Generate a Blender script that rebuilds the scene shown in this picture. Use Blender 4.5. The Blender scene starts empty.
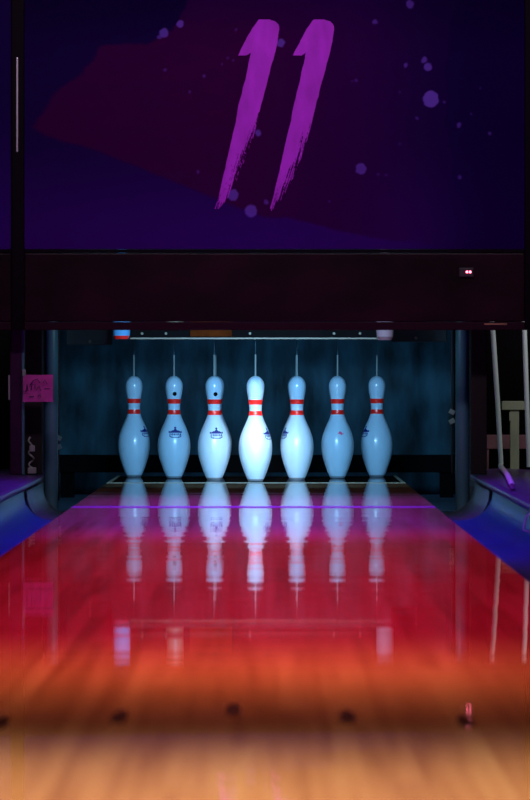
import bpy, bmesh, math, random
from mathutils import Vector, Matrix, noise
random.seed(11)
C = bpy.context.scene.collection
F = 5236.0          # focal length in pixels of the 530x800 frame
CAMX, CAMZ = 0.0406, 0.3966
VX, VY = 267.5, 372.0

def P(px, py, d):
    """photo pixel at distance d -> point in the hall"""
    return Vector((CAMX + (px - VX) * d / F, d, CAMZ + (VY - py) * d / F))

def lin(r, g, b):
    f = lambda c: (c/255/12.92) if c/255 <= .04045 else ((c/255+.055)/1.055)**2.4
    return (f(r), f(g), f(b), 1)

# ---------------------------------------------------------------- materials
def mat(name, col, rough=.5, metal=0, spec=.5, coat=0, noise_amt=0, noise_scale=20, stretch=(1, 1, 1), bump=0):
    m = bpy.data.materials.new(name); m.use_nodes = True
    nt = m.node_tree; b = nt.nodes['Principled BSDF']
    b.inputs['Base Color'].default_value = col
    b.inputs['Roughness'].default_value = rough
    b.inputs['Metallic'].default_value = metal
    b.inputs['Specular IOR Level'].default_value = spec
    b.inputs['Coat Weight'].default_value = coat
    b.inputs['Coat Roughness'].default_value = .08
    if noise_amt or bump:
        tc = nt.nodes.new('ShaderNodeTexCoord'); mp = nt.nodes.new('ShaderNodeMapping')
        mp.inputs['Scale'].default_value = stretch
        nz = nt.nodes.new('ShaderNodeTexNoise'); nz.inputs['Scale'].default_value = noise_scale
        nz.inputs['Detail'].default_value = 4
        nt.links.new(tc.outputs['Object'], mp.inputs['Vector']); nt.links.new(mp.outputs['Vector'], nz.inputs['Vector'])
        if noise_amt:
            r = nt.nodes.new('ShaderNodeValToRGB')
            r.color_ramp.elements[0].position = .3; r.color_ramp.elements[1].position = .72
            r.color_ramp.elements[0].color = tuple(c*(1-noise_amt) for c in col[:3]) + (1,)
            r.color_ramp.elements[1].color = tuple(min(1, c*(1+noise_amt)) for c in col[:3]) + (1,)
            nt.links.new(nz.outputs['Fac'], r.inputs['Fac']); nt.links.new(r.outputs['Color'], b.inputs['Base Color'])
        if bump:
            bp = nt.nodes.new('ShaderNodeBump'); bp.inputs['Strength'].default_value = bump; bp.inputs['Distance'].default_value = .01
            nt.links.new(nz.outputs['Fac'], bp.inputs['Height']); nt.links.new(bp.outputs['Normal'], b.inputs['Normal'])
    return m

def emit(name, col, s):
    m = bpy.data.materials.new(name); m.use_nodes = True
    nt = m.node_tree; b = nt.nodes['Principled BSDF']
    b.inputs['Base Color'].default_value = col
    b.inputs['Emission Color'].default_value = col; b.inputs['Emission Strength'].default_value = s
    return m

def lane_material(name, boards):
    m = bpy.data.materials.new(name); m.use_nodes = True
    nt = m.node_tree; N = nt.nodes.new; L = nt.links.new
    for n in list(nt.nodes): nt.nodes.remove(n)
    out = N('ShaderNodeOutputMaterial'); mix = N('ShaderNodeMixShader'); df = N('ShaderNodeBsdfDiffuse'); gl = N('ShaderNodeBsdfGlossy')
    gl.inputs['Roughness'].default_value = .024
    fr = N('ShaderNodeFresnel'); fr.inputs['IOR'].default_value = 1.78
    tc = N('ShaderNodeTexCoord'); sx = N('ShaderNodeSeparateXYZ'); L(tc.outputs['Object'], sx.inputs[0])
    # 27 mm boards, each of its own tone
    dv = N('ShaderNodeMath'); dv.operation = 'DIVIDE'; dv.inputs[1].default_value = 1.0668/39; L(sx.outputs['X'], dv.inputs[0])
    fl = N('ShaderNodeMath'); fl.operation = 'FLOOR'; L(dv.outputs[0], fl.inputs[0])
    dy = N('ShaderNodeMath'); dy.operation = 'MULTIPLY'; dy.inputs[1].default_value = .37; L(fl.outputs[0], dy.inputs[0])
    ya = N('ShaderNodeMath'); ya.operation = 'MULTIPLY_ADD'; ya.inputs[1].default_value = .45; L(sx.outputs['Y'], ya.inputs[0]); L(dy.outputs[0], ya.inputs[2])
    yf = N('ShaderNodeMath'); yf.operation = 'FLOOR'; L(ya.outputs[0], yf.inputs[0])
    cb = N('ShaderNodeCombineXYZ'); L(fl.outputs[0], cb.inputs['X']); L(yf.outputs[0], cb.inputs['Y'])
    wn = N('ShaderNodeTexWhiteNoise'); wn.noise_dimensions = '2D'; L(cb.outputs[0], wn.inputs['Vector'])
    mp = N('ShaderNodeMapping'); mp.inputs['Scale'].default_value = (60, 1.2, 1); L(tc.outputs['Object'], mp.inputs['Vector'])
    nz = N('ShaderNodeTexNoise'); nz.inputs['Scale'].default_value = 1.0; nz.inputs['Detail'].default_value = 5; L(mp.outputs[0], nz.inputs['Vector'])
    mp2 = N('ShaderNodeMapping'); mp2.inputs['Scale'].default_value = (5.5, .35, 1); L(tc.outputs['Object'], mp2.inputs['Vector'])
    nz2 = N('ShaderNodeTexNoise'); nz2.inputs['Scale'].default_value = 1.0; nz2.inputs['Detail'].default_value = 1; L(mp2.outputs[0], nz2.inputs['Vector'])
    a1 = N('ShaderNodeMath'); a1.operation = 'MULTIPLY_ADD'; a1.inputs[1].default_value = .45; L(wn.outputs['Value'], a1.inputs[0]); L(nz.outputs['Fac'], a1.inputs[2])
    a2 = N('ShaderNodeMath'); a2.operation = 'MULTIPLY_ADD'; a2.inputs[1].default_value = 1.1; L(nz2.outputs['Fac'], a2.inputs[0]); L(a1.outputs[0], a2.inputs[2])
    rp = N('ShaderNodeValToRGB'); r = rp.color_ramp
    r.elements[0].position = .75/2; r.elements[0].color = boards[0]
    r.elements[1].position = 1.75/2; r.elements[1].color = boards[2]
    e = r.elements.new(1.25/2); e.color = boards[1]
    hv = N('ShaderNodeMath'); hv.operation = 'MULTIPLY'; hv.inputs[1].default_value = .5; L(a2.outputs[0], hv.inputs[0]); L(hv.outputs[0], rp.inputs['Fac'])
    L(rp.outputs['Color'], df.inputs['Color'])
    # oiled, very slightly wavy finish
    mp3 = N('ShaderNodeMapping'); mp3.inputs['Scale'].default_value = (.9, 3.6, 1); L(tc.outputs['Object'], mp3.inputs['Vector'])
    nz3 = N('ShaderNodeTexNoise'); nz3.inputs['Scale'].default_value = 1; nz3.inputs['Detail'].default_value = 1; L(mp3.outputs[0], nz3.inputs['Vector'])
    bp = N('ShaderNodeBump'); bp.inputs['Strength'].default_value = 1; bp.inputs['Distance'].default_value = .0007; L(nz3.outputs['Fac'], bp.inputs['Height'])
    L(bp.outputs['Normal'], gl.inputs['Normal'])
    L(fr.outputs[0], mix.inputs[0]); L(df.outputs[0], mix.inputs[1]); L(gl.outputs[0], mix.inputs[2]); L(mix.outputs[0], out.inputs['Surface'])
    return m

M = {}
M['lane'] = lane_material('lane_wood', [lin(168, 112, 80), lin(204, 150, 115), lin(224, 178, 140)])
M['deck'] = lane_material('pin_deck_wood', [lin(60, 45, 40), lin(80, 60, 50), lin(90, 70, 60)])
M['strip'] = mat('pale_edge_strip', lin(150, 140, 118), .4)
M['lane_strip'] = mat('violet_lane_strip', lin(128, 98, 145), .3)
M['marker'] = mat('dark_marker', lin(48, 20, 12), .4)
M['pin'] = mat('pin_plastic', lin(178, 211, 236), .28, spec=.5, coat=.25, noise_amt=.035, noise_scale=45, stretch=(1, 1, .5))
M['red'] = mat('red_stripe', lin(255, 34, 30), .3)
M['blue_ink'] = mat('blue_print', lin(6, 24, 120), .4)
M['pink_ink'] = mat('pink_print', lin(225, 80, 130), .4)
M['black'] = mat('black_plug', lin(3, 3, 4), .7, spec=.05)
M['cord'] = mat('cord', lin(72, 98, 112), .8, spec=.1)
M['sleeve'] = mat('sleeve', lin(125, 138, 140), .5)
M['gutter'] = mat('blue_gutter', lin(8, 54, 108), .3, spec=.5, noise_amt=.25, noise_scale=5, stretch=(2, .6, 2), bump=.12)
M['rear_gutter'] = mat('grey_gutter', lin(62, 74, 78), .38, noise_amt=.35, noise_scale=9, stretch=(1, .5, 1))
M['cap'] = mat('cap_vinyl', lin(84, 52, 112), .28, spec=.5, noise_amt=.2, noise_scale=7)
M['cap_side'] = mat('cap_side', lin(20, 16, 34), .4)
M['post'] = mat('kickback_post', lin(58, 96, 112), .35, noise_amt=.3, noise_scale=6, stretch=(1, 1, .3))
M['maroon'] = mat('maroon_laminate', lin(44, 6, 44), .4, spec=.2, noise_amt=.2)
M['trim'] = mat('divider_black', lin(8, 2, 10), .6, spec=.05)
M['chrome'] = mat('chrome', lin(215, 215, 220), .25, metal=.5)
M['brown'] = mat('brown_board', lin(15, 9, 7), .6, spec=.2, noise_amt=.4, noise_scale=14, stretch=(4, 4, .5))
M['curtain'] = mat('pit_curtain', lin(44, 80, 96), .8, noise_amt=.8, noise_scale=5.5, stretch=(2.2, 1, .7))
M['dark'] = mat('near_black', lin(9, 9, 12), .6)
M['bar'] = mat('black_padding', lin(3, 4, 6), .9, spec=.05)
M['pit'] = mat('pit_mat', lin(36, 58, 80), .7, noise_amt=.5, noise_scale=22)
M['room'] = mat('dark_paint', lin(14, 10, 16), .8, noise_amt=.2, noise_scale=3)
M['valance'] = mat('smoked_acrylic', lin(24, 4, 14), .35, spec=.15, noise_amt=.75, noise_scale=4.5, stretch=(1, 1, 1.6))
M['lip'] = mat('valance_lip', lin(32, 5, 20), .6, spec=.08)
M['note'] = mat('pink_paper', lin(225, 80, 185), .8, noise_amt=.12, noise_scale=30)
M['ink'] = mat('dark_ink', lin(48, 14, 62), .7)
M['white_pole'] = mat('white_pole', lin(222, 228, 226), .5)
M['beige'] = mat('beige_wood', lin(140, 140, 118), .6, noise_amt=.2, noise_scale=20, stretch=(1, 1, .3))
M['pinkish'] = mat('pinkish_wood', lin(130, 80, 92), .6, noise_amt=.2, noise_scale=20)
M['cup'] = mat('blue_cup', lin(95, 160, 215), .6, spec=.2)
M['cup_pink'] = mat('pale_pink_cup', lin(170, 125, 135), .6, spec=.2)
M['beam'] = mat('steel_beam', lin(17, 11, 13), .7, spec=.04, noise_amt=.3, noise_scale=8)
M['beam_brown'] = mat('brown_plate', lin(84, 32, 6), .7, spec=.03, noise_amt=.4, noise_scale=30)
M['rail'] = mat('pale_rail', lin(138, 120, 98), .45)
M['navy'] = mat('navy_beam', lin(14, 25, 38), .5)
M['lens'] = emit('led_glow', (1, .16, .28, 1), 6)
M['metal'] = mat('dull_metal', lin(135, 138, 132), .4, metal=.3)

# ---------------------------------------------------------------- helpers
def link(name, me, m, parent=None, smooth=False):
    if m: me.materials.append(m)
    if smooth:
        for p in me.polygons: p.use_smooth = True
    o = bpy.data.objects.new(name, me); C.objects.link(o)
    if parent: o.parent = parent
    return o

def tag(o, label=None, cat=None, group=None, kind=None):
    if label: o['label'] = label
    if cat: o['category'] = cat
    if group: o['group'] = group
    if kind: o['kind'] = kind
    return o

def empty(name, loc, label, cat, group=None):
    o = bpy.data.objects.new(name, None); C.objects.link(o); o.location = loc; o.empty_display_size = .1
    return tag(o, label, cat, group)

class MB:
    """collects shapes into one mesh; origin = parent position, so coordinates can be given in the hall"""
    def __init__(s): s.bm = bmesh.new()
    def box(s, x0, x1, y0, y1, z0, z1, bevel=0.0, rot=None):
        r = bmesh.ops.create_cube(s.bm, size=1)
        for v in r['verts']:
            v.co = Vector(((x0+x1)/2 + v.co.x*(x1-x0), (y0+y1)/2 + v.co.y*(y1-y0), (z0+z1)/2 + v.co.z*(z1-z0)))
        if rot is not None:
            c = Vector(((x0+x1)/2, (y0+y1)/2, (z0+z1)/2))
            bmesh.ops.rotate(s.bm, verts=r['verts'], cent=c, matrix=rot)
        if bevel:
            es = list({e for v in r['verts'] for e in v.link_edges})
            bmesh.ops.bevel(s.bm, geom=es, offset=bevel, segments=2, affect='EDGES', profile=.7)
        return s
    def tube(s, pts, rad, n=12, caps=True):
        pts = [Vector(p) for p in pts]; rads = rad if isinstance(rad, (list, tuple)) else [rad]*len(pts)
        rings = []
        for i, p in enumerate(pts):
            t = (pts[min(i+1, len(pts)-1)] - pts[max(i-1, 0)]).normalized()
            a = Vector((1, 0, 0)) if abs(t.x) < .9 else Vector((0, 1, 0))
            u = t.cross(a).normalized(); w = t.cross(u)
            rings.append([s.bm.verts.new(p + (u*math.cos(2*math.pi*k/n) + w*math.sin(2*math.pi*k/n))*rads[i]) for k in range(n)])
        for a, b in zip(rings, rings[1:]):
            for k in range(n): s.bm.faces.new((a[k], a[(k+1) % n], b[(k+1) % n], b[k]))
        if caps:
            s.bm.faces.new(rings[0][::-1]); s.bm.faces.new(rings[-1])
        return s
    def prism(s, prof, y0, y1, ny=1, warp=None):
        """closed (x, z) outline swept along the lane"""
        rows = []
        for j in range(ny+1):
            y = y0 + (y1-y0)*j/ny
            rows.append([s.bm.verts.new((x, y, z)) for x, z in prof])
        n = len(prof)
        for a, b in zip(rows, rows[1:]):
            for k in range(n): s.bm.faces.new((a[k], a[(k+1) % n], b[(k+1) % n], b[k]))
        s.bm.faces.new(rows[0]); s.bm.faces.new(rows[-1][::-1])
        return s
    def poly(s, pts):
        s.bm.faces.new([s.bm.verts.new(p) for p in pts]); return s
    def build(s, name, m, parent=None, smooth=False):
        bmesh.ops.recalc_face_normals(s.bm, faces=s.bm.faces)
        off = parent.matrix_world.translation if False else (Vector(parent.location) if parent else Vector((0, 0, 0)))
        g = parent.parent if parent else None
        while g: off = off + Vector(g.location); g = g.parent
        for v in s.bm.verts: v.co -= off
        me = bpy.data.meshes.new(name); s.bm.to_mesh(me); s.bm.free()
        o = link(name, me, m, parent)
        if smooth:
            for p in me.polygons: p.use_smooth = True
            try: me.set_sharp_from_angle(angle=math.radians(40))
            except Exception: pass
        return o

def base(o):
    """move a one-mesh thing's origin to the middle of its foot"""
    me = o.data; vs = [v.co for v in me.vertices]
    c = Vector(((min(v.x for v in vs)+max(v.x for v in vs))/2, (min(v.y for v in vs)+max(v.y for v in vs))/2, min(v.z for v in vs)))
    me.transform(Matrix.Translation(-c)); o.location = c; return o

FL = -.09           # hall floor / pit floor; the lane's surface is at 0
MZ = 17.09          # distance of the masking unit's front
HW = .5334          # half the lane's width

# ---------------------------------------------------------------- room shell
tag(MB().box(-4, 4, -1, 22, FL-.1, FL).build('floor', M['pit']), kind='structure')
tag(MB().box(-4, 4, 21.9, 22, FL, 3.4).build('wall_back', M['room']), kind='structure')
tag(MB().box(-4.1, -4, -1, 22, FL, 3.4).build('wall_left', M['room']), kind='structure')
tag(MB().box(4, 4.1, -1, 22, FL, 3.4).build('wall_right', M['room']), kind='structure')
tag(MB().box(-4, 4, -1, 22, 3.4, 3.5).build('ceiling', M['room']), kind='structure')

# ---------------------------------------------------------------- lane
LANE_END = 18.70
lane = empty('bowling_lane', (0, 10, FL), 'glossy wooden bowling lane running from the foreground to the pin deck', 'bowling lane')
MB().box(-HW, HW, 1.2, LANE_END, FL, 0).build('lane_bed', M['lane'], lane)
MB().box(-HW, HW, 15.28, 15.46, -.0005, .0006).build('cross_strip', M['lane_strip'], lane)  # thin violet strip laid across the lane
for k, (px, py) in enumerate([(1, 722), (120, 716), (233, 709), (347, 716), (465, 721)]):
    d = F*CAMZ/(py-VY); c = P(px, py, d)
    mb = MB(); w, l = .0085, .11
    mb.poly([(c.x-w, c.y-l, .0008), (c.x+w, c.y-l, .0008), (c.x+w, c.y+l*.4, .0008), (c.x, c.y+l, .0008), (c.x-w, c.y+l*.4, .0008)])
    o = mb.build('guide_marker', M['marker'], lane)

deck = empty('pin_deck', (0, 19.4, FL), 'dark pin deck with pale edge strips under the standing pins', 'pin deck')
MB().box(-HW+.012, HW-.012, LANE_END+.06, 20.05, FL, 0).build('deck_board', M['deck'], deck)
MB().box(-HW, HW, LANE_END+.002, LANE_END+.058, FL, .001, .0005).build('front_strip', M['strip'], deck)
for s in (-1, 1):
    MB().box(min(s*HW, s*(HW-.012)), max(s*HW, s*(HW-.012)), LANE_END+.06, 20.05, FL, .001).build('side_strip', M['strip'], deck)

# ---------------------------------------------------------------- gutters and caps
def gutter_profile(s, edge, depth=.062):
    """half-pipe between the lane's edge and the cap's web"""
    top = []
    x0, x1 = HW + .004, edge
    n = 14
    for k in range(n+1):
        t = k/n; a = math.pi*t
        u = x0 + (x1-x0)*(.5-.5*math.cos(a))
        lo = -.012 if t < .5 else .028
        z = lo - (depth+lo)*math.sin(a)**.8 if t < .5 else lo - (depth+lo)*math.sin(a)**.9
        top.append((s*u, z))
    return top + [(s*x1, FL), (s*x0, FL)]

EDGE = {-1: .708, 1: .731}
for s, side in ((-1, 'left'), (1, 'right')):
    e = EDGE[s]
    g = base(MB().prism(gutter_profile(s, e+.005), 1.5, 16.2, 40).build('lane_gutter', M['gutter'], None, True))
    tag(g, f'blue curved gutter channel along the {side} edge of the lane', 'gutter', 'lane gutters')
    g = base(MB().prism(gutter_profile(s, e-.004, .07), 16.203, 17.38, 8).build('gutter_end', M['rear_gutter'], None, True))
    tag(g, f'grey curved end section of gutter below the {side} steel post', 'gutter', 'gutter end sections')
    cap = empty('lane_divider', (s*(e+.12), 10, FL), f'violet-lit low divider cap beyond the {side} gutter', 'lane divider', 'lane dividers')
    w0, w1 = e-.004, e+.26
    # rounded cap slab
    prof = []
    for k in range(9):
        a = math.pi/2*k/8
        prof.append((w0 + .012 - .012*math.sin(a), .043 - .012 + .012*math.cos(a) + .012 - .0))
    prof = [(s*(w0+.02), .055), (s*(w0+.008), .053), (s*(w0+.001), .048), (s*w0, .042), (s*(w0+.002), .034), (s*(w0+.008), .030),
            (s*(w1-.008), .030), (s*w1, .036), (s*w1, .048), (s*(w1-.02), .055), (s*(w0+w1)/2, .061)]
    MB().prism(prof, 1.5, 18.25, 6).build('cap_rail', M['cap'], cap, True)
    MB().box(min(s*(w0+.012), s*(w1-.012)), max(s*(w0+.012), s*(w1-.012)), 1.5, 18.2, FL, .030).build('side_panel', M['cap_side'], cap)

# ---------------------------------------------------------------- pins
IN = .0254
RP = [(0, 1.015), (.06, 1.06), (.75, 1.414), (2.25, 1.953), (3.375, 2.255), (4.5, 2.383), (5.875, 2.2815), (7.25, 1.8515), (8.625, 1.236), (9.375, .9825),
      (10, .8985), (10.875, .935), (11.75, 1.047), (12.625, 1.203), (13.5, 1.2735), (14.0, 1.19), (14.4, 1.0), (14.7, .75), (14.9, .44), (15, 0)]
def pin_r(h):
    h = max(0, min(15, h))
    for i in range(len(RP)-1):
        if RP[i][0] <= h <= RP[i+1][0]:
            p0 = RP[max(i-1, 0)]; p1 = RP[i]; p2 = RP[i+1]; p3 = RP[min(i+2, len(RP)-1)]
            if i >= 14: # round crown
                return 1.2735*math.sqrt(max(0, 1-((h-13.5)/1.5)**2)) if h > 13.5 else 1.2735
            t = (h-p1[0])/(p2[0]-p1[0]); d = p2[0]-p1[0]
            m1 = (p2[1]-p0[1])/(p2[0]-p0[0]) if i else (p2[1]-p1[1])/d
            m2 = (p3[1]-p1[1])/(p3[0]-p1[0])
            if i == 13: m2 = 0
            return (2*t**3-3*t*t+1)*p1[1] + (t**3-2*t*t+t)*d*m1 + (3*t*t-2*t**3)*p2[1] + (t**3-t*t)*d*m2
    return 0

def lathe(name, hs, m, parent=None, off=0.0, n=64):
    bm = bmesh.new(); rings = []
    for h in hs:
        r = (pin_r(h))*IN + off
        if r < 1e-5 or h >= 15: rings.append([bm.verts.new((0, 0, h*IN+off))])
        else: rings.append([bm.verts.new((r*math.cos(2*math.pi*k/n), r*math.sin(2*math.pi*k/n), h*IN)) for k in range(n)])
    for a, b in zip(rings, rings[1:]):
        for k in range(n):
            if len(b) == 1: bm.faces.new((a[k], a[(k+1) % n], b[0]))
            else: bm.faces.new((a[k], a[(k+1) % n], b[(k+1) % n], b[k]))
    if off == 0: bm.faces.new(rings[0][::-1])
    me = bpy.data.meshes.new(name); bm.to_mesh(me); bm.free()
    return link(name, me, m, parent, True)

def wrap(name, cells, size, hc, ang, m, parent, off=.0005, n=1):
    """little squares of a printed mark, laid on the pin's skin; ang 0 faces the bowler, + to the right"""
    bm = bmesh.new()
    for (cx, cy) in cells:
        q = []
        for dx, dy in ((0, 0), (1, 0), (1, 1), (0, 1)):
            h = hc + (cy+dy)*size/IN
            r = pin_r(h)*IN + off
            a = math.radians(ang) + (cx+dx)*size/(pin_r(hc)*IN)
            q.append(bm.verts.new((r*math.sin(a), -r*math.cos(a), h*IN)))
        bm.faces.new(q)
    bmesh.ops.remove_doubles(bm, verts=bm.verts, dist=1e-6)
    me = bpy.data.meshes.new(name); bm.to_mesh(me); bm.free()
    return link(name, me, m, parent, False)

CROWN = [
 "..........##..........",
 ".........####.........",
 ".........####.........",
 "..........##..........",
 ".........####.........",
 "........######........",
 ".....############.....",
 "##.################.##",
 "######################",
 "######################",
 "......................",
 "..##.###.##.#.###.##..",
 "..#..#.#.##.#.#.#.##..",
 "..##.###.##.#.###.##..",
 "..#..............#.#..",
 "..##..............##..",
 "...####........####...",
 ".....############.....",
]
def bitmap(rows):
    n, w = len(rows), len(rows[0])
    return [(x-w/2, n/2-1-y) for y, r in enumerate(rows) for x, c in enumerate(r) if c == '#']
CROWN_CELLS = bitmap(CROWN)
FLECK = bitmap(["..##....", ".#####..", "######.#", "..######", "....##.."])
DOT = [(x, y) for x in range(-8, 8) for y in range(-8, 8) if (x+.5)**2+(y+.5)**2 < 62]

def make_pin():
    root = empty('bowling_pin', (0, 0, 0), 'x', 'bowling pin', 'bowling pins on the deck')
    hs = [0, .04] + [.06 + .2*k for k in range(68)] + [13.7, 13.9, 14.1, 14.3, 14.5, 14.65, 14.78, 14.88, 14.95, 14.985, 15]
    lathe('pin_body', hs, M['pin'], root)
    lathe('base_shade', [.0, .06, .15, .28], mat('shaded_base', lin(120, 135, 150), .5), root, .0004)  # darker ring paints the shade at the pin's foot
    for a, b in ((10.92, 11.60), (9.34, 10.0)):
        lathe('neck_stripe', [a+(b-a)*k/6 for k in range(7)], M['red'], root, .0004)
    mb = MB(); mb.tube([(0, 0, 15*IN-.002), (0, 0, 15*IN+.078)], [.0036, .003], 10); mb.build('cord_sleeve', M['sleeve'], root, True)
    mb = MB(); mb.tube([(0, 0, 15*IN+.078), (0, 0, 3.39)], .0011, 8); mb.build('cord', M['cord'], root, True)
    return root

def copy_tree(o, parent=None):
    c = o.copy(); C.objects.link(c)
    if parent: c.parent = parent
    for ch in list(o.children): copy_tree(ch, c)
    return c

proto = make_pin()
S = .1524; RW = .264; Y0 = 19.0
spots = [  # column, row, crown angle, ink, hole angle, yaw jitter, label
    (0, 0, 62, 'blue', None, 'brightest white pin, front and centre of the triangle, blue mark at its right edge'),
    (-1, 1, 10, 'blue', 10, 'white pin left of the front pin, with black plug hole and blue crown print'),
    (1, 1, -66, 'blue', None, 'white pin right of the front pin, dark fleck at the left of its belly'),
    (-2, 2, 6, 'blue', 5, 'pale blue pin second from the left, with black plug hole and blue crown print'),
    (2, 2, 12, 'pink', None, 'blue-tinted pin second from the right, with a small pink mark on its belly'),
    (-3, 3, 58, 'blue', None, 'pale blue pin at the far left end of the row, print near its right edge'),
    (3, 3, -64, 'blue', None, 'pale blue pin at the far right end of the row, print on its left edge'),
    (-1, 3, 150, 'blue', None, 'white pin almost hidden behind the pin left of centre'),
    (1, 3, 150, 'blue', None, 'white pin almost hidden behind the pin right of centre'),
]
for i, (c, r, ca, ink, hole, lab) in enumerate(spots):
    o = proto if i == 0 else copy_tree(proto)
    o.location = (c*S - .003 - (.004 if c == -3 else 0), Y0 + r*RW, .0012)
    o['label'] = lab
for i, (c, r, ca, ink, hole, lab) in enumerate(spots):
    o = [x for x in bpy.data.objects if x.get('label') == lab][0]
    if ink == 'pink':
        tag(wrap('printed_mark', FLECK, .0026, 6.6, ca, M['pink_ink'], o), 'worn pink printed mark')
    else:
        tag(wrap('printed_mark', CROWN_CELLS, .0023, 6.75, ca, M['blue_ink'], o), 'blue printed crown mark')
    if hole is not None:
        tag(wrap('plug_hole', DOT, .00098, 12.35, hole, M['black'], o, .0005), 'round black plug hole')

# ---------------------------------------------------------------- pit: curtain, bar, side boards
def curtain():
    bm = bmesh.new(); nx, nz = 160, 30; x0, x1, z0, z1 = -.79, .78, FL+.003, 1.0; g = []
    for j in range(nz+1):
        row = []
        for i in range(nx+1):
            x = x0+(x1-x0)*i/nx; z = z0+(z1-z0)*j/nz
            y = 20.8 + .012*math.sin(x*21+math.sin(x*9)*2) + .012*noise.noise(Vector((x*6, z*2.5, 1)))
            row.append(bm.verts.new((x, y, z)))
        g.append(row)
    for a, b in zip(g, g[1:]):
        for i in range(nx): bm.faces.new((a[i], a[i+1], b[i+1], b[i]))
    r = bmesh.ops.solidify(bm, geom=bm.faces[:], thickness=.004)
    me = bpy.data.meshes.new('pit_curtain'); bm.to_mesh(me); bm.free()
    return link('pit_curtain', me, M['curtain'], None, True)
tag(base(curtain()), 'dark teal wrinkled curtain hanging behind the pins', 'curtain')

bar = empty('ball_stop', (0, 20.3, FL), 'black padded bar on two legs at the foot of the curtain', 'ball stop')
MB().box(-.79, .785, 20.25, 20.37, .008, .075, .006).build('bar_pad', M['bar'], bar)
for x in (-.735, .735):
    MB().box(x-.026, x+.026, 20.28, 20.34, FL, .01, .003).build('leg', M['bar'], bar)

for s, side in ((-1, 'left'), (1, 'right')):
    x = .80 if s < 0 else .787
    k = base(MB().box(min(s*x, s*(x+.015)), max(s*x, s*(x+.015)), 18.3, 20.95, FL, .95, .003).build('side_board', M['dark']))
    tag(k, f'dark board closing the {side} side of the pin pit', 'board', 'pit side boards')
    # upright steel post, its foot flaring into the gutter
    pc = P(51 if s < 0 else 462.5, 400, 17.45); px = pc.x
    t = empty('kickback_post', (px, 17.45, FL), f'teal-lit round steel post at the {side} of the pit opening', 'post', 'posts beside the pit opening')
    MB().tube([(px, 17.45, FL), (px, 17.45, .0), (px, 17.45, .06), (px, 17.45, .62)], [.0235, .0235, .0235, .0235], 24).build('shaft', M['post'], t, True)
    MB().tube([(px, 17.45, FL), (px, 17.45, FL+.012)], [.027, .025], 24).build('foot_flange', M['post'], t, True)
    # brown stile
    a, b = (P(25, 400, 17.3).x, P(42, 400, 17.3).x) if s < 0 else (P(471, 400, 17.3).x, P(487, 400, 17.3).x)
    k = base(MB().box(a, b, 17.3, 17.36, .058, .62, .003).build('wooden_stile', M['brown']))
    tag(k, f'dark brown upright board outside the {side} steel post', 'board', 'brown boards beside the posts')

# left pillar on the divider's end, with pale edge trim
a, b = P(10, 0, MZ+.1).x, P(21.5, 0, MZ+.1).x
pl = empty('divider_pillar', ((a+b)/2, MZ+.13, .06), 'maroon pillar standing on the left divider cap under the panel', 'pillar')
MB().box(a, b, MZ+.1, MZ+.18, .060, .62, .004).build('pillar_body', M['maroon'], pl)
MB().box(b+.0005, b+.009, MZ+.1, MZ+.16, .060, .60, .002).build('edge_trim', M['post'], pl)
h0, h1 = P(9, 400, MZ+.1), P(9, 375, MZ+.1)
MB().box(a-.006, a-.0005, MZ+.1, MZ+.13, h0.z, h1.z, .002).build('pillar_highlight', M['metal'], pl)  # pale sliver modelled as the highlight on the pillar's edge

# hardware hanging in the left gap: twisted cable with clamp
c0, c1 = P(30, 437, 17.26), P(32, 470, 17.26)
cb = empty('cable_clamp', (c1.x, 17.26, .058), 'small tangle of pale cable and clamp beside the maroon pillar', 'cable')
pts = []
for k in range(41):
    t = k/40; p = c1.lerp(c0, t)
    pts.append((p.x + .010*math.sin(t*19)*(1-.5*t), 17.26+.008*math.cos(t*19), .062+(c0.z-.062)*t))
MB().tube(pts, .0032, 8).build('twisted_cable', M['metal'], cb, True)
MB().box(c1.x-.014, c1.x+.014, 17.245, 17.275, .062, .082, .003).build('clamp_block', M['metal'], cb)
MB().box(c1.x-.008, c1.x+.010, 17.242, 17.252, .135, .155, .003).build('clamp_screw', M['metal'], cb)

# pink note
n0, n1 = P(23, 402, 17.08), P(53, 375, 17.08)
nt_ = empty('paper_note', ((n0.x+n1.x)/2, 17.16, n0.z), 'small pink paper note with dark handwriting stuck across the left post', 'note')
y = 17.16
n0, n1 = P(23, 402, y), P(53, 375, y)
bm = bmesh.new(); G = 10; rows = []
for j in range(G+1):
    rows.append([bm.verts.new((n0.x+(n1.x-n0.x)*i/G - nt_.location.x, .006*math.sin(i/G*2.6)*(j/G-.4) , (n1.z-n0.z)*j/G)) for i in range(G+1)])
for p_, q_ in zip(rows, rows[1:]):
    for i in range(G): bm.faces.new((p_[i], p_[i+1], q_[i+1], q_[i]))
bmesh.ops.solidify(bm, geom=bm.faces[:], thickness=.0008)
me = bpy.data.meshes.new('paper_sheet'); bm.to_mesh(me); bm.free(); link('paper_sheet', me, M['note'], nt_)
strokes = [[(26, 392), (27, 384), (28, 391)], [(30, 385), (33, 381), (37, 379), (40, 383)], [(31, 390), (32, 385), (35, 384), (35, 389)],
           [(36, 390), (39, 386), (41, 391)], [(44, 389), (50, 388.6)], [(38, 396), (40, 394.5), (41, 397)], [(29, 397), (34, 396.5)], [(43, 383), (45, 380), (47, 384)]]
mb = MB()
for st in strokes:
    mb.tube([P(a_, b_, y-.008) for a_, b_ in st], .0017, 6)
mb.build('handwriting', M['ink'], nt_)
# tape / pin holding the note to the edge trim
MB().box(n0.x-.002, n0.x+.008, y-.004, y+.032, n1.z-.004, n1.z+.018, .002).build('note_clip', M['metal'], nt_)

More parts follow.
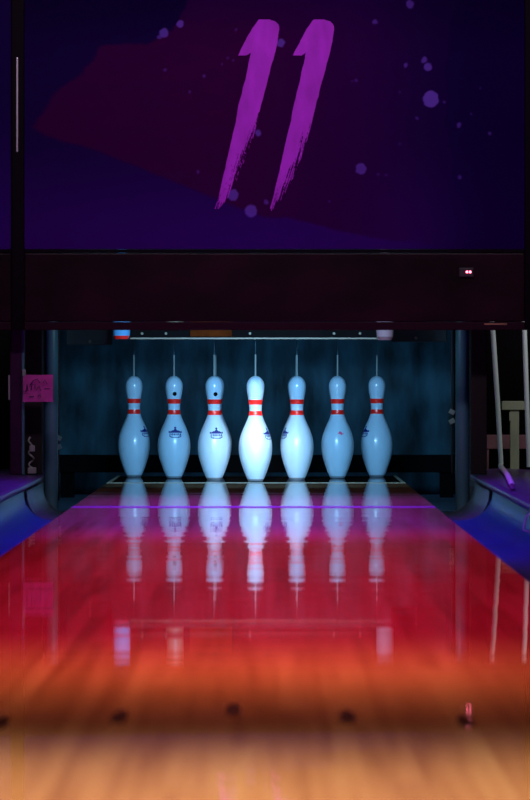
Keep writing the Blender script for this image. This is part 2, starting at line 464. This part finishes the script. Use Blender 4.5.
# two little curtain clips
for px, py, side in ((58.5, 442, 'left'), (452, 416, 'right')):
    c = P(px, py, 18.0)
    t = empty('cord_clip', (c.x, 18.0, c.z-.02), f'tiny pale metal clip in the dark gap at the {side} edge of the curtain', 'clip', 'clips beside the curtain')
    for q in (-1, 1):
        MB().box(c.x-.010, c.x+.010, 17.996, 18.004, c.z+q*.016-.010, c.z+q*.016+.006, .002, Matrix.Rotation(q*.5, 3, 'Y')).build('clip_jaw', M['metal'], t)
    MB().tube([(c.x, 18.006, c.z-.2), (c.x, 18.006, .6)], .003, 8).build('clip_cord', M['dark'], t)

# ---------------------------------------------------------------- machine above the pins
def X(px, d): return P(px, 0, d).x
zb = P(0, 337.2, 18.88).z
ps = empty('machine_beam', (0, 18.9, zb), 'long dull steel beam with pale lower rail and brown plate above the pins', 'beam')
MB().box(X(131, 18.88), X(380, 18.88), 18.88, 18.92, zb, .74, .003).build('beam_body', M['beam'], ps)
MB().box(X(130, 18.86), X(382, 18.86), 18.855, 18.879, P(0, 339.2, 18.86).z, P(0, 337.6, 18.86).z, .001).build('lower_rail', M['rail'], ps)
MB().box(X(190, 18.87), X(232, 18.87), 18.865, 18.879, P(0, 336.6, 18.87).z, .60, .002).build('brown_plate', M['beam_brown'], ps)
for px in (142, 166, 250, 334, 360):
    c = P(px, 333.5, 18.87); MB().tube([(c.x, 18.881, c.z), (c.x, 18.866, c.z)], [.005, .0042], 10).build('bolt', M['rail'], ps, True)
for px in (175,):
    MB().tube([(X(px, 18.85), 18.85, .548), (X(px, 18.85), 18.85, .56), (X(px, 18.85), 18.85, .70)], [.028, .031, .031], 16).build('spring_housing', M['rail'], ps, True)
for x in (-.44, .44):
    MB().box(x-.015, x+.015, 18.885, 18.915, .739, 3.4).build('hanger', M['dark'], ps)
for x0, x1, side in ((391, 447, 'right'), (66, 112, 'left')):
    d = 19.9
    t = empty('side_beam', (X((x0+x1)/2, d), d, .5), f'short navy beam with a pale bolt at the {side} end of the machine beam', 'beam', 'short navy beams')
    MB().box(X(x0, d), X(x1, d), d, d+.05, P(0, 342 if x0 > 200 else 345, d).z, 3.4, .004).build('beam_body', M['navy'], t)
    c = P(416 if x0 > 200 else 90, 338 if x0 > 200 else 341.5, d); MB().tube([(c.x, d+.001, c.z), (c.x, d-.012, c.z)], [.006, .005], 10).build('bolt', M['rail'], t, True)
# cups that guide the cords
for px, pz, m1, m2, lab in ((121.5, 338.5, 'cup', 'red', 'pale blue guide cup with red rim left of the machine beam'), (385, 339.5, 'cup_pink', 'pinkish', 'pale pink guide cup right of the machine beam')):
    d = 18.76; c = P(px, pz, d)
    t = empty('guide_cup', (c.x, d, c.z), lab, 'cup', 'cord guide cups')
    MB().tube([(c.x, d, c.z+.010), (c.x, d, c.z+.05), (c.x, d, c.z+.17), (c.x, d, .9), (c.x, d, 3.4)], [.030, .032, .027, .012, .012], 20).build('cup_body', M[m1], t, True)
    MB().tube([(c.x, d, c.z-.002), (c.x, d, c.z+.0105)], [.024, .030], 20).build('cup_rim', M[m2], t, True)

# ---------------------------------------------------------------- masking unit
def cx_(px): return P(px, 0, MZ).x
def cz_(py): return P(0, py, MZ).z
# -- graphics of the lane panel, as print tones on a fine grid
ZONE = [(33, 128), (44, 108), (56, 92), (78, 78), (92, 62), (100, 46), (150, 43), (172, 30), (186, 8), (200, -60), (470, -60), (452, 20), (446, 90), (452, 160), (444, 244),
        (392, 241), (340, 231), (290, 218), (262, 216), (235, 206), (190, 188), (140, 168), (95, 150), (48, 137)]
BLOTS = [(431, 99, 8, 1), (361, 169, 5.5, .8), (428, 67, 4, .9), (424, 60, 3, .8), (406, 65, 2, .7), (410, 4, 4, .7), (375, 22, 2.4, .7), (164, 33, 4.6, .9), (159, 37, 2, .7), (180, 24, 3.6, .9),
         (258, 133, 3.2, .9), (247, 133, 2.4, .7), (281, 43, 4, .9), (233, 195, 5.6, .9), (251, 211, 6, .9), (266, 202, 2.2, .7), (165, 70, 1.6, .6), (204, 76, 1.4, .6), (190, 92, 1.4, .6),
         (198, 172, 1.6, .6), (459, 125, 2.3, .7), (490, 133, 1.6, .6), (460, 177, 2, .6), (444, 102, 1.4, .5), (417, 118, 1.6, .5), (471, 114, 1, .5), (356, 80, 1.5, .5), (352, 81, 1, .5), (233, 60, 1.2, .5),
         (222, 64, 1, .5), (378, 174, 1.2, .4), (386, 175, 1, .4), (400, 144, 1.3, .4), (329, 201, 1.2, .4), (236, 30, 1.3, .5), (228, 58, 1.5, .4), (400, 92, 1.2, .4), (480, 88, 1, .4)]
def inside(px, py, poly):
    r = False; n = len(poly); j = n-1
    for i in range(n):
        xi, yi = poly[i]; xj, yj = poly[j]
        if (yi > py) != (yj > py) and px < (xj-xi)*(py-yi)/(yj-yi)+xi: r = not r
        j = i
    return r
def mixc(a, b, t): return tuple(a[i]+(b[i]-a[i])*t for i in range(3))
def sstep(a, b, x):
    t = max(0, min(1, (x-a)/(b-a))); return t*t*(3-2*t)
def print_tone(px, py):
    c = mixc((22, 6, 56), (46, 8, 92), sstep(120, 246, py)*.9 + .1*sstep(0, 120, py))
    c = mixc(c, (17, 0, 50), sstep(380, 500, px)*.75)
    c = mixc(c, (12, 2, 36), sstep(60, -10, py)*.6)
    nx = noise.noise(Vector((px*.05, py*.05, 3)))*3 + noise.noise(Vector((px*.2, py*.2, 7)))*1.2
    k = sum(inside(px+nx+dx, py+nx*.8+dy, ZONE) for dx, dy in ((-1.5, 0), (1.5, 0), (0, -1.2), (0, 1.2)))/4
    if k:
        z = mixc((50, 3, 54), (42, 2, 62), sstep(230, 380, px))
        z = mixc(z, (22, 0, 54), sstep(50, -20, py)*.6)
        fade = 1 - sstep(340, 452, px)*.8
        c = mixc(c, z, k*fade*(.92+.08*noise.noise(Vector((px*.03, py*.11, 2)))))
    for bx, by, r, a in BLOTS:
        if abs(px-bx) < r+3 and abs(py-by) < r+3:
            d = math.hypot(px-bx, (py-by)*.95) + noise.noise(Vector((px*.3, py*.3, bx)))*1.0
            w = 1-sstep(r-1, r+1, d)
            if w > 0: c = mixc(c, (96, 66, 172), w*a*.85)
    return c
def print_panel(name, x0, x1, y0, y1, step, parent, fn):
    nx = max(1, int((x1-x0)/step)); ny = max(1, int((y1-y0)/step)); V = []; Fc = []; Cc = []
    for j in range(ny+1):
        for i in range(nx+1):
            px = x0+(x1-x0)*i/nx; py = y0+(y1-y0)*j/ny
            V.append((cx_(px)-parent.location.x, MZ-parent.location.y, cz_(py)-parent.location.z)); Cc += list(lin(*fn(px, py)))
    for j in range(ny):
        for i in range(nx):
            a = j*(nx+1)+i; Fc.append((a, a+1, a+nx+2, a+nx+1)[::-1])
    me = bpy.data.meshes.new(name); me.from_pydata(V, [], Fc)
    at = me.color_attributes.new('print', 'FLOAT_COLOR', 'POINT'); at.data.foreach_set('color', Cc)
    return link(name, me, M['print'], parent)
m = bpy.data.materials.new('panel_print'); m.use_nodes = True
at = m.node_tree.nodes.new('ShaderNodeVertexColor'); at.layer_name = 'print'
b_ = m.node_tree.nodes['Principled BSDF']; b_.inputs['Roughness'].default_value = .55; b_.inputs['Specular IOR Level'].default_value = .0
m.node_tree.links.new(at.outputs['Color'], b_.inputs['Base Color']); M['print'] = m
M['digit'] = mat('magenta_paint', lin(166, 46, 196), .6, spec=.05, noise_amt=.16, noise_scale=9, stretch=(3, 1, 1))
M['panel_back'] = mat('panel_edge', lin(20, 4, 40), .5)

def mask_panel(name, x0, x1, label, fn, step):
    t = empty(name, (cx_((x0+x1)/2), MZ+.02, cz_(249)), label, 'panel', 'masking panels')
    print_panel('printed_face', x0, x1, -40, 249, step, t, fn)
    MB().box(cx_(x0), cx_(x1), MZ+.001, MZ+.04, cz_(249), cz_(-40), .0).build('panel_core', M['panel_back'], t)
    return t
panel = mask_panel('masking_panel', 24.5, 524.5, 'large dark violet panel with magenta number 11 and paint splatter', print_tone, .8)
side = lambda px, py: mixc((24, 6, 62), (46, 8, 96), sstep(90, 246, py))
mask_panel('masking_panel', -190, 11, 'violet panel mostly cut off at the left edge beside the black divider', side, 12)

# -- brushed digits
ONE = [(205, 66), (240, 67), (262, 74), (273, 86), (275, 100), (272, 125), (268, 150), (260, 185), (250, 220), (239, 262), (228, 302), (217, 345), (207, 385), (198, 425), (190, 455), (180, 492), (168, 526), (158, 560),
       (142, 592), (132, 622), (112, 655), (96, 688), (75, 714), (56, 733), (51, 724), (62, 690), (78, 620), (92, 560), (105, 500), (124, 420), (133, 370), (146, 318), (156, 280), (165, 236), (175, 192), (177, 182),
       (160, 193), (132, 193), (141, 172), (160, 135), (180, 98)]
def digit(shift, seed):
    mb = bmesh.new(); st = .5; verts = {}
    poly = [(200 + (x+shift)/3.48, y/3.48) for x, y in ONE]
    x0 = min(p[0] for p in poly); x1 = max(p[0] for p in poly); y0 = min(p[1] for p in poly); y1 = max(p[1] for p in poly)
    def vert(i, j):
        if (i, j) not in verts:
            verts[(i, j)] = mb.verts.new((cx_(x0+i*st)-panel.location.x, MZ-.0015-panel.location.y, cz_(y0+j*st)-panel.location.z))
        return verts[(i, j)]
    for j in range(int((y1-y0)/st)+1):
        yy = y0+j*st
        # right and left edge of the stroke on this row
        for i in range(-2, int((x1-x0)/st)+3):
            xx = x0+i*st
            s_ = xx + (yy-20)*.285                       # position across the stroke
            wob = noise.noise(Vector((s_*.6, yy*.12, seed)))*.9
            if not inside(xx+wob*.7, yy, poly): continue
            if yy > 112:
                edge = 0
                while edge < 18 and inside(xx+edge, yy, poly): edge += .5
                width = 6 + 15*sstep(205, 112, yy)
                far = max(0, min(1, edge/(4+12*sstep(112, 160, yy))))   # 0 at the dry right-hand edge of the stroke
                if far < 1 or yy > 150:
                    v = noise.noise(Vector((s_*1.15, yy*.055, seed+4)))*.8 + noise.noise(Vector((s_*1.9, yy*.5, seed+2)))*.45
                    if v > -.28 + far*1.05 + .25*sstep(160, 112, yy): continue
            mb.faces.new((vert(i, j), vert(i, j+1), vert(i+1, j+1), vert(i+1, j)))
    bmesh.ops.recalc_face_normals(mb, faces=mb.faces)
    me = bpy.data.meshes.new('digit_one'); mb.to_mesh(me); mb.free()
    tag(link('digit_one', me, M['digit'], panel), 'brushed magenta digit 1')
digit(0, 1.3); digit(191, 5.1)

# -- vertical dividers between panels
dv = empty('panel_divider', (cx_(18), MZ, cz_(330)), 'black vertical divider with a thin bright streak, left of the number panel', 'divider', 'panel dividers')
MB().box(cx_(11.5), cx_(24), MZ-.01, MZ+.05, cz_(330), 3.39, .004).build('divider_bar', M['trim'], dv)
MB().box(cx_(16.6), cx_(18.2), MZ-.0135, MZ-.0105, cz_(152), cz_(58), .0008).build('reflection_streak', M['chrome'], dv)  # short strip modelled as the white reflection on the divider trim
dv = empty('panel_divider', (cx_(530), MZ, cz_(330)), 'thin black vertical divider right of the number panel', 'divider', 'panel dividers')
MB().box(cx_(525), cx_(535.5), MZ-.01, MZ+.05, cz_(330), 3.39, .004).build('divider_bar', M['trim'], dv)

# -- smoked valance under each panel
def valance(x0, x1, label):
    t = empty('lower_valance', (cx_((x0+x1)/2), MZ+.02, cz_(330)), label, 'valance', 'dark valances under the panels')
    MB().box(cx_(x0), cx_(x1), MZ+.004, MZ+.04, cz_(321.5), cz_(253), .004).build('smoked_sheet', M['valance'], t)
    MB().box(cx_(x0), cx_(x1), MZ-.004, MZ+.045, cz_(330), cz_(322), .003).build('bottom_lip', M['lip'], t)
    MB().box(cx_(x0), cx_(x1), MZ-.002, MZ+.04, cz_(252.5), cz_(249.5), .001).build('top_trim', M['trim'], t)
    return t
v = valance(24.5, 524.5, 'dark maroon valance below the number panel, with tiny red light')
valance(-190, 11, 'dark valance cut off at the left edge beside the divider')
sx, sz = cx_(468.5), cz_(272)
q = MB().box(sx-.030, sx+.016, MZ-.008, MZ+.003, sz-.016, sz+.014, .003).build('sensor_box', M['dark'], v)
for dx in (-.0052, .0052):
    MB().tube([(sx+dx, MZ-.008, sz), (sx+dx, MZ-.0125, sz)], [.0042, .003], 10).build('indicator_light', M['lens'], q, True)
MB().box(cx_(484), cx_(507), MZ-.0065, MZ-.004, cz_(324.8), cz_(323.4), .0005).build('lip_highlight', mat('tan_highlight', lin(150, 105, 75), .5), v)  # tan sliver modelled as a highlight streak on the lip

# ---------------------------------------------------------------- neighbouring lane on the right
def pole(pts, r, label):
    o = base(MB().tube(pts, r, 14).build('white_pole', M['white_pole'], None, True)); return tag(o, label, 'pole', 'white poles on the right')
d = 17.9
T = .072
p0 = P(488, 290, d); p1 = P(493, 332, d); p2 = P(497.5, 400, d); p3 = P(501, 464, d)
pole([p0, p1, p2, p3, (p3.x-.004, d-.05, T+.004), (.80, 16.6, T+.001), (.742, 15.0, T-.002)], .0085, 'white leaning pole nearest the pit, its end bending onto the divider cap')
p0 = P(522, 290, d); p1 = P(524.5, 332, d); p3 = P(529, 462, d)
pole([p0, p1, p3, (p3.x, d, T)], .0085, 'white leaning pole at the right edge of the photo')
# beige stand behind the poles
st = empty('wooden_stand', (P(514.5, 0, 18.6).x, 18.6, FL), 'beige wooden stand with a crossbar on one post between the white poles', 'stand')
d = 18.6
MB().box(X(501.5, d), X(525, d), d-.02, d+.02, P(0, 410, d).z, P(0, 401, d).z, .004).build('crossbar', M['beige'], st)
MB().box(X(510, d), X(519, d), d-.012, d+.018, FL, P(0, 410, d).z, .003).build('post', M['beige'], st)
MB().box(X(509, d), X(511, d), d-.016, d-.012, P(0, 421, d).z, P(0, 412, d).z, .001).build('bracket', M['beige'], st)
d = 18.9
bn = empty('low_bench', (P(508, 0, d).x, d, FL), 'low dusky pink wooden rail on legs behind the beige stand', 'bench')
MB().box(X(482, d), X(550, d), d, d+.2, P(0, 449, d).z, P(0, 435, d).z, .004).build('seat_rail', M['pinkish'], bn)
for px in (485.5, 545): MB().box(X(px, d), X(px+3.5, d), d+.005, d+.03, FL, P(0, 449, d).z+.001, .002).build('leg', M['pinkish'], bn)
# small white bracket at the right edge of the cap
d = 13.4
wb = base(MB().tube([P(533, 513, d), P(526.5, 516, d), P(523.5, 530, d), P(533, 534, d)], .003, 8).build('wire_bracket', M['white_pole'], None, True))
tag(wb, 'small white wire bracket on the right gutter wall at the photo edge', 'bracket')

# ---------------------------------------------------------------- light
def area(name, loc, target, sx, sy, power, col, spread=180):
    l = bpy.data.lights.new(name, 'AREA'); l.shape = 'RECTANGLE'; l.size = sx; l.size_y = sy
    l.energy = power; l.color = col; l.spread = math.radians(spread)
    o = bpy.data.objects.new(name, l); C.objects.link(o); o.location = loc
    dirv = Vector(target)-Vector(loc)
    o.rotation_euler = dirv.to_track_quat('-Z', 'Y').to_euler()
    return o
def down(name, x, y, z, sx, sy, power, col, spread):
    l = bpy.data.lights.new(name, 'AREA'); l.shape = 'RECTANGLE'; l.size = sx; l.size_y = sy
    l.energy = power; l.color = col; l.spread = math.radians(spread)
    o = bpy.data.objects.new(name, l); C.objects.link(o); o.location = (x, y, z); return o

area('pin_light', (0, 17.3, .60), (0, 19.2, .14), .55, .05, 8.2, (.30, .66, 1.0), 75)
area('front_pin_light', (0, 17.3, .59), (0, 19.0, .17), .06, .05, .34, (1, .97, .92), 14)
area('pit_fill', (.15, 19.95, .85), (.15, 20.8, .15), 1.3, .06, 2.5, (.22, .60, 1.0), 110)  # unseen lamp added to brighten the curtain
for s in (-1, 1):
    area('post_fill', (s*.40, 17.22, .60), (s*.68, 17.45, .40), .05, .05, .10, (.45, .9, 1), 90)  # small unseen lamps added to give the posts their teal light
down('red_lane_light', 0, 10.0, 2.6, .9, 6.0, 50, (1, .024, .16), 36)
down('magenta_lane_light', 0, 14.6, 2.6, .6, 4.0, 66, (.34, .03, 1), 38)
down('amber_lane_light', 0, 6.9, 2.6, .9, .9, 8.5, (1, .28, .12), 34)
down('warm_lane_light', 0, 4.3, 2.2, 1.2, 2.2, 28, (1, .75, .42), 34)
down('lane_fill', 0, 6.0, 2.4, .9, .8, 2.2, (1, .38, .2), 60)  # added fill, lifts the dark band between amber and warm zones
for s in (-1, 1):
    down('gutter_light', s*.74, 13.2, 2.4, .12, 6, 2.0 if s < 0 else 1.0, (.22, .30, 1), 14)
area('panel_wash', (.1, 14.2, 2.6), (.1, MZ, 1.45), 2.2, .2, 10.5, (1, .76, 1), 75)
area('pole_fill', (1.4, 17.4, 1.3), (1.0, 18.3, .25), .3, .3, .9, (.9, 1, .95), 60)  # unseen fill added for the poles and stand

w = bpy.data.worlds.new('night'); bpy.context.scene.world = w; w.use_nodes = True
w.node_tree.nodes['Background'].inputs[0].default_value = (.35, .15, .5, 1); w.node_tree.nodes['Background'].inputs[1].default_value = .004

# ---------------------------------------------------------------- camera
cam = bpy.data.cameras.new('camera'); co = bpy.data.objects.new('camera', cam); C.objects.link(co)
cam.sensor_fit = 'AUTO'; cam.sensor_width = 36; cam.lens = F/800*36
cam.shift_x = (265-VX)/800; cam.shift_y = -(400-VY)/800
co.location = (CAMX, 0, CAMZ); co.rotation_euler = (math.pi/2, 0, 0)
cam.clip_start = .05; cam.clip_end = 60
cam.dof.use_dof = True; cam.dof.focus_distance = 19.2; cam.dof.aperture_fstop = 15
bpy.context.scene.camera = co
v = bpy.context.scene.view_settings
v.view_transform = 'Standard'; v.look = 'None'; v.exposure = 0; v.gamma = 1; v.use_curve_mapping = False
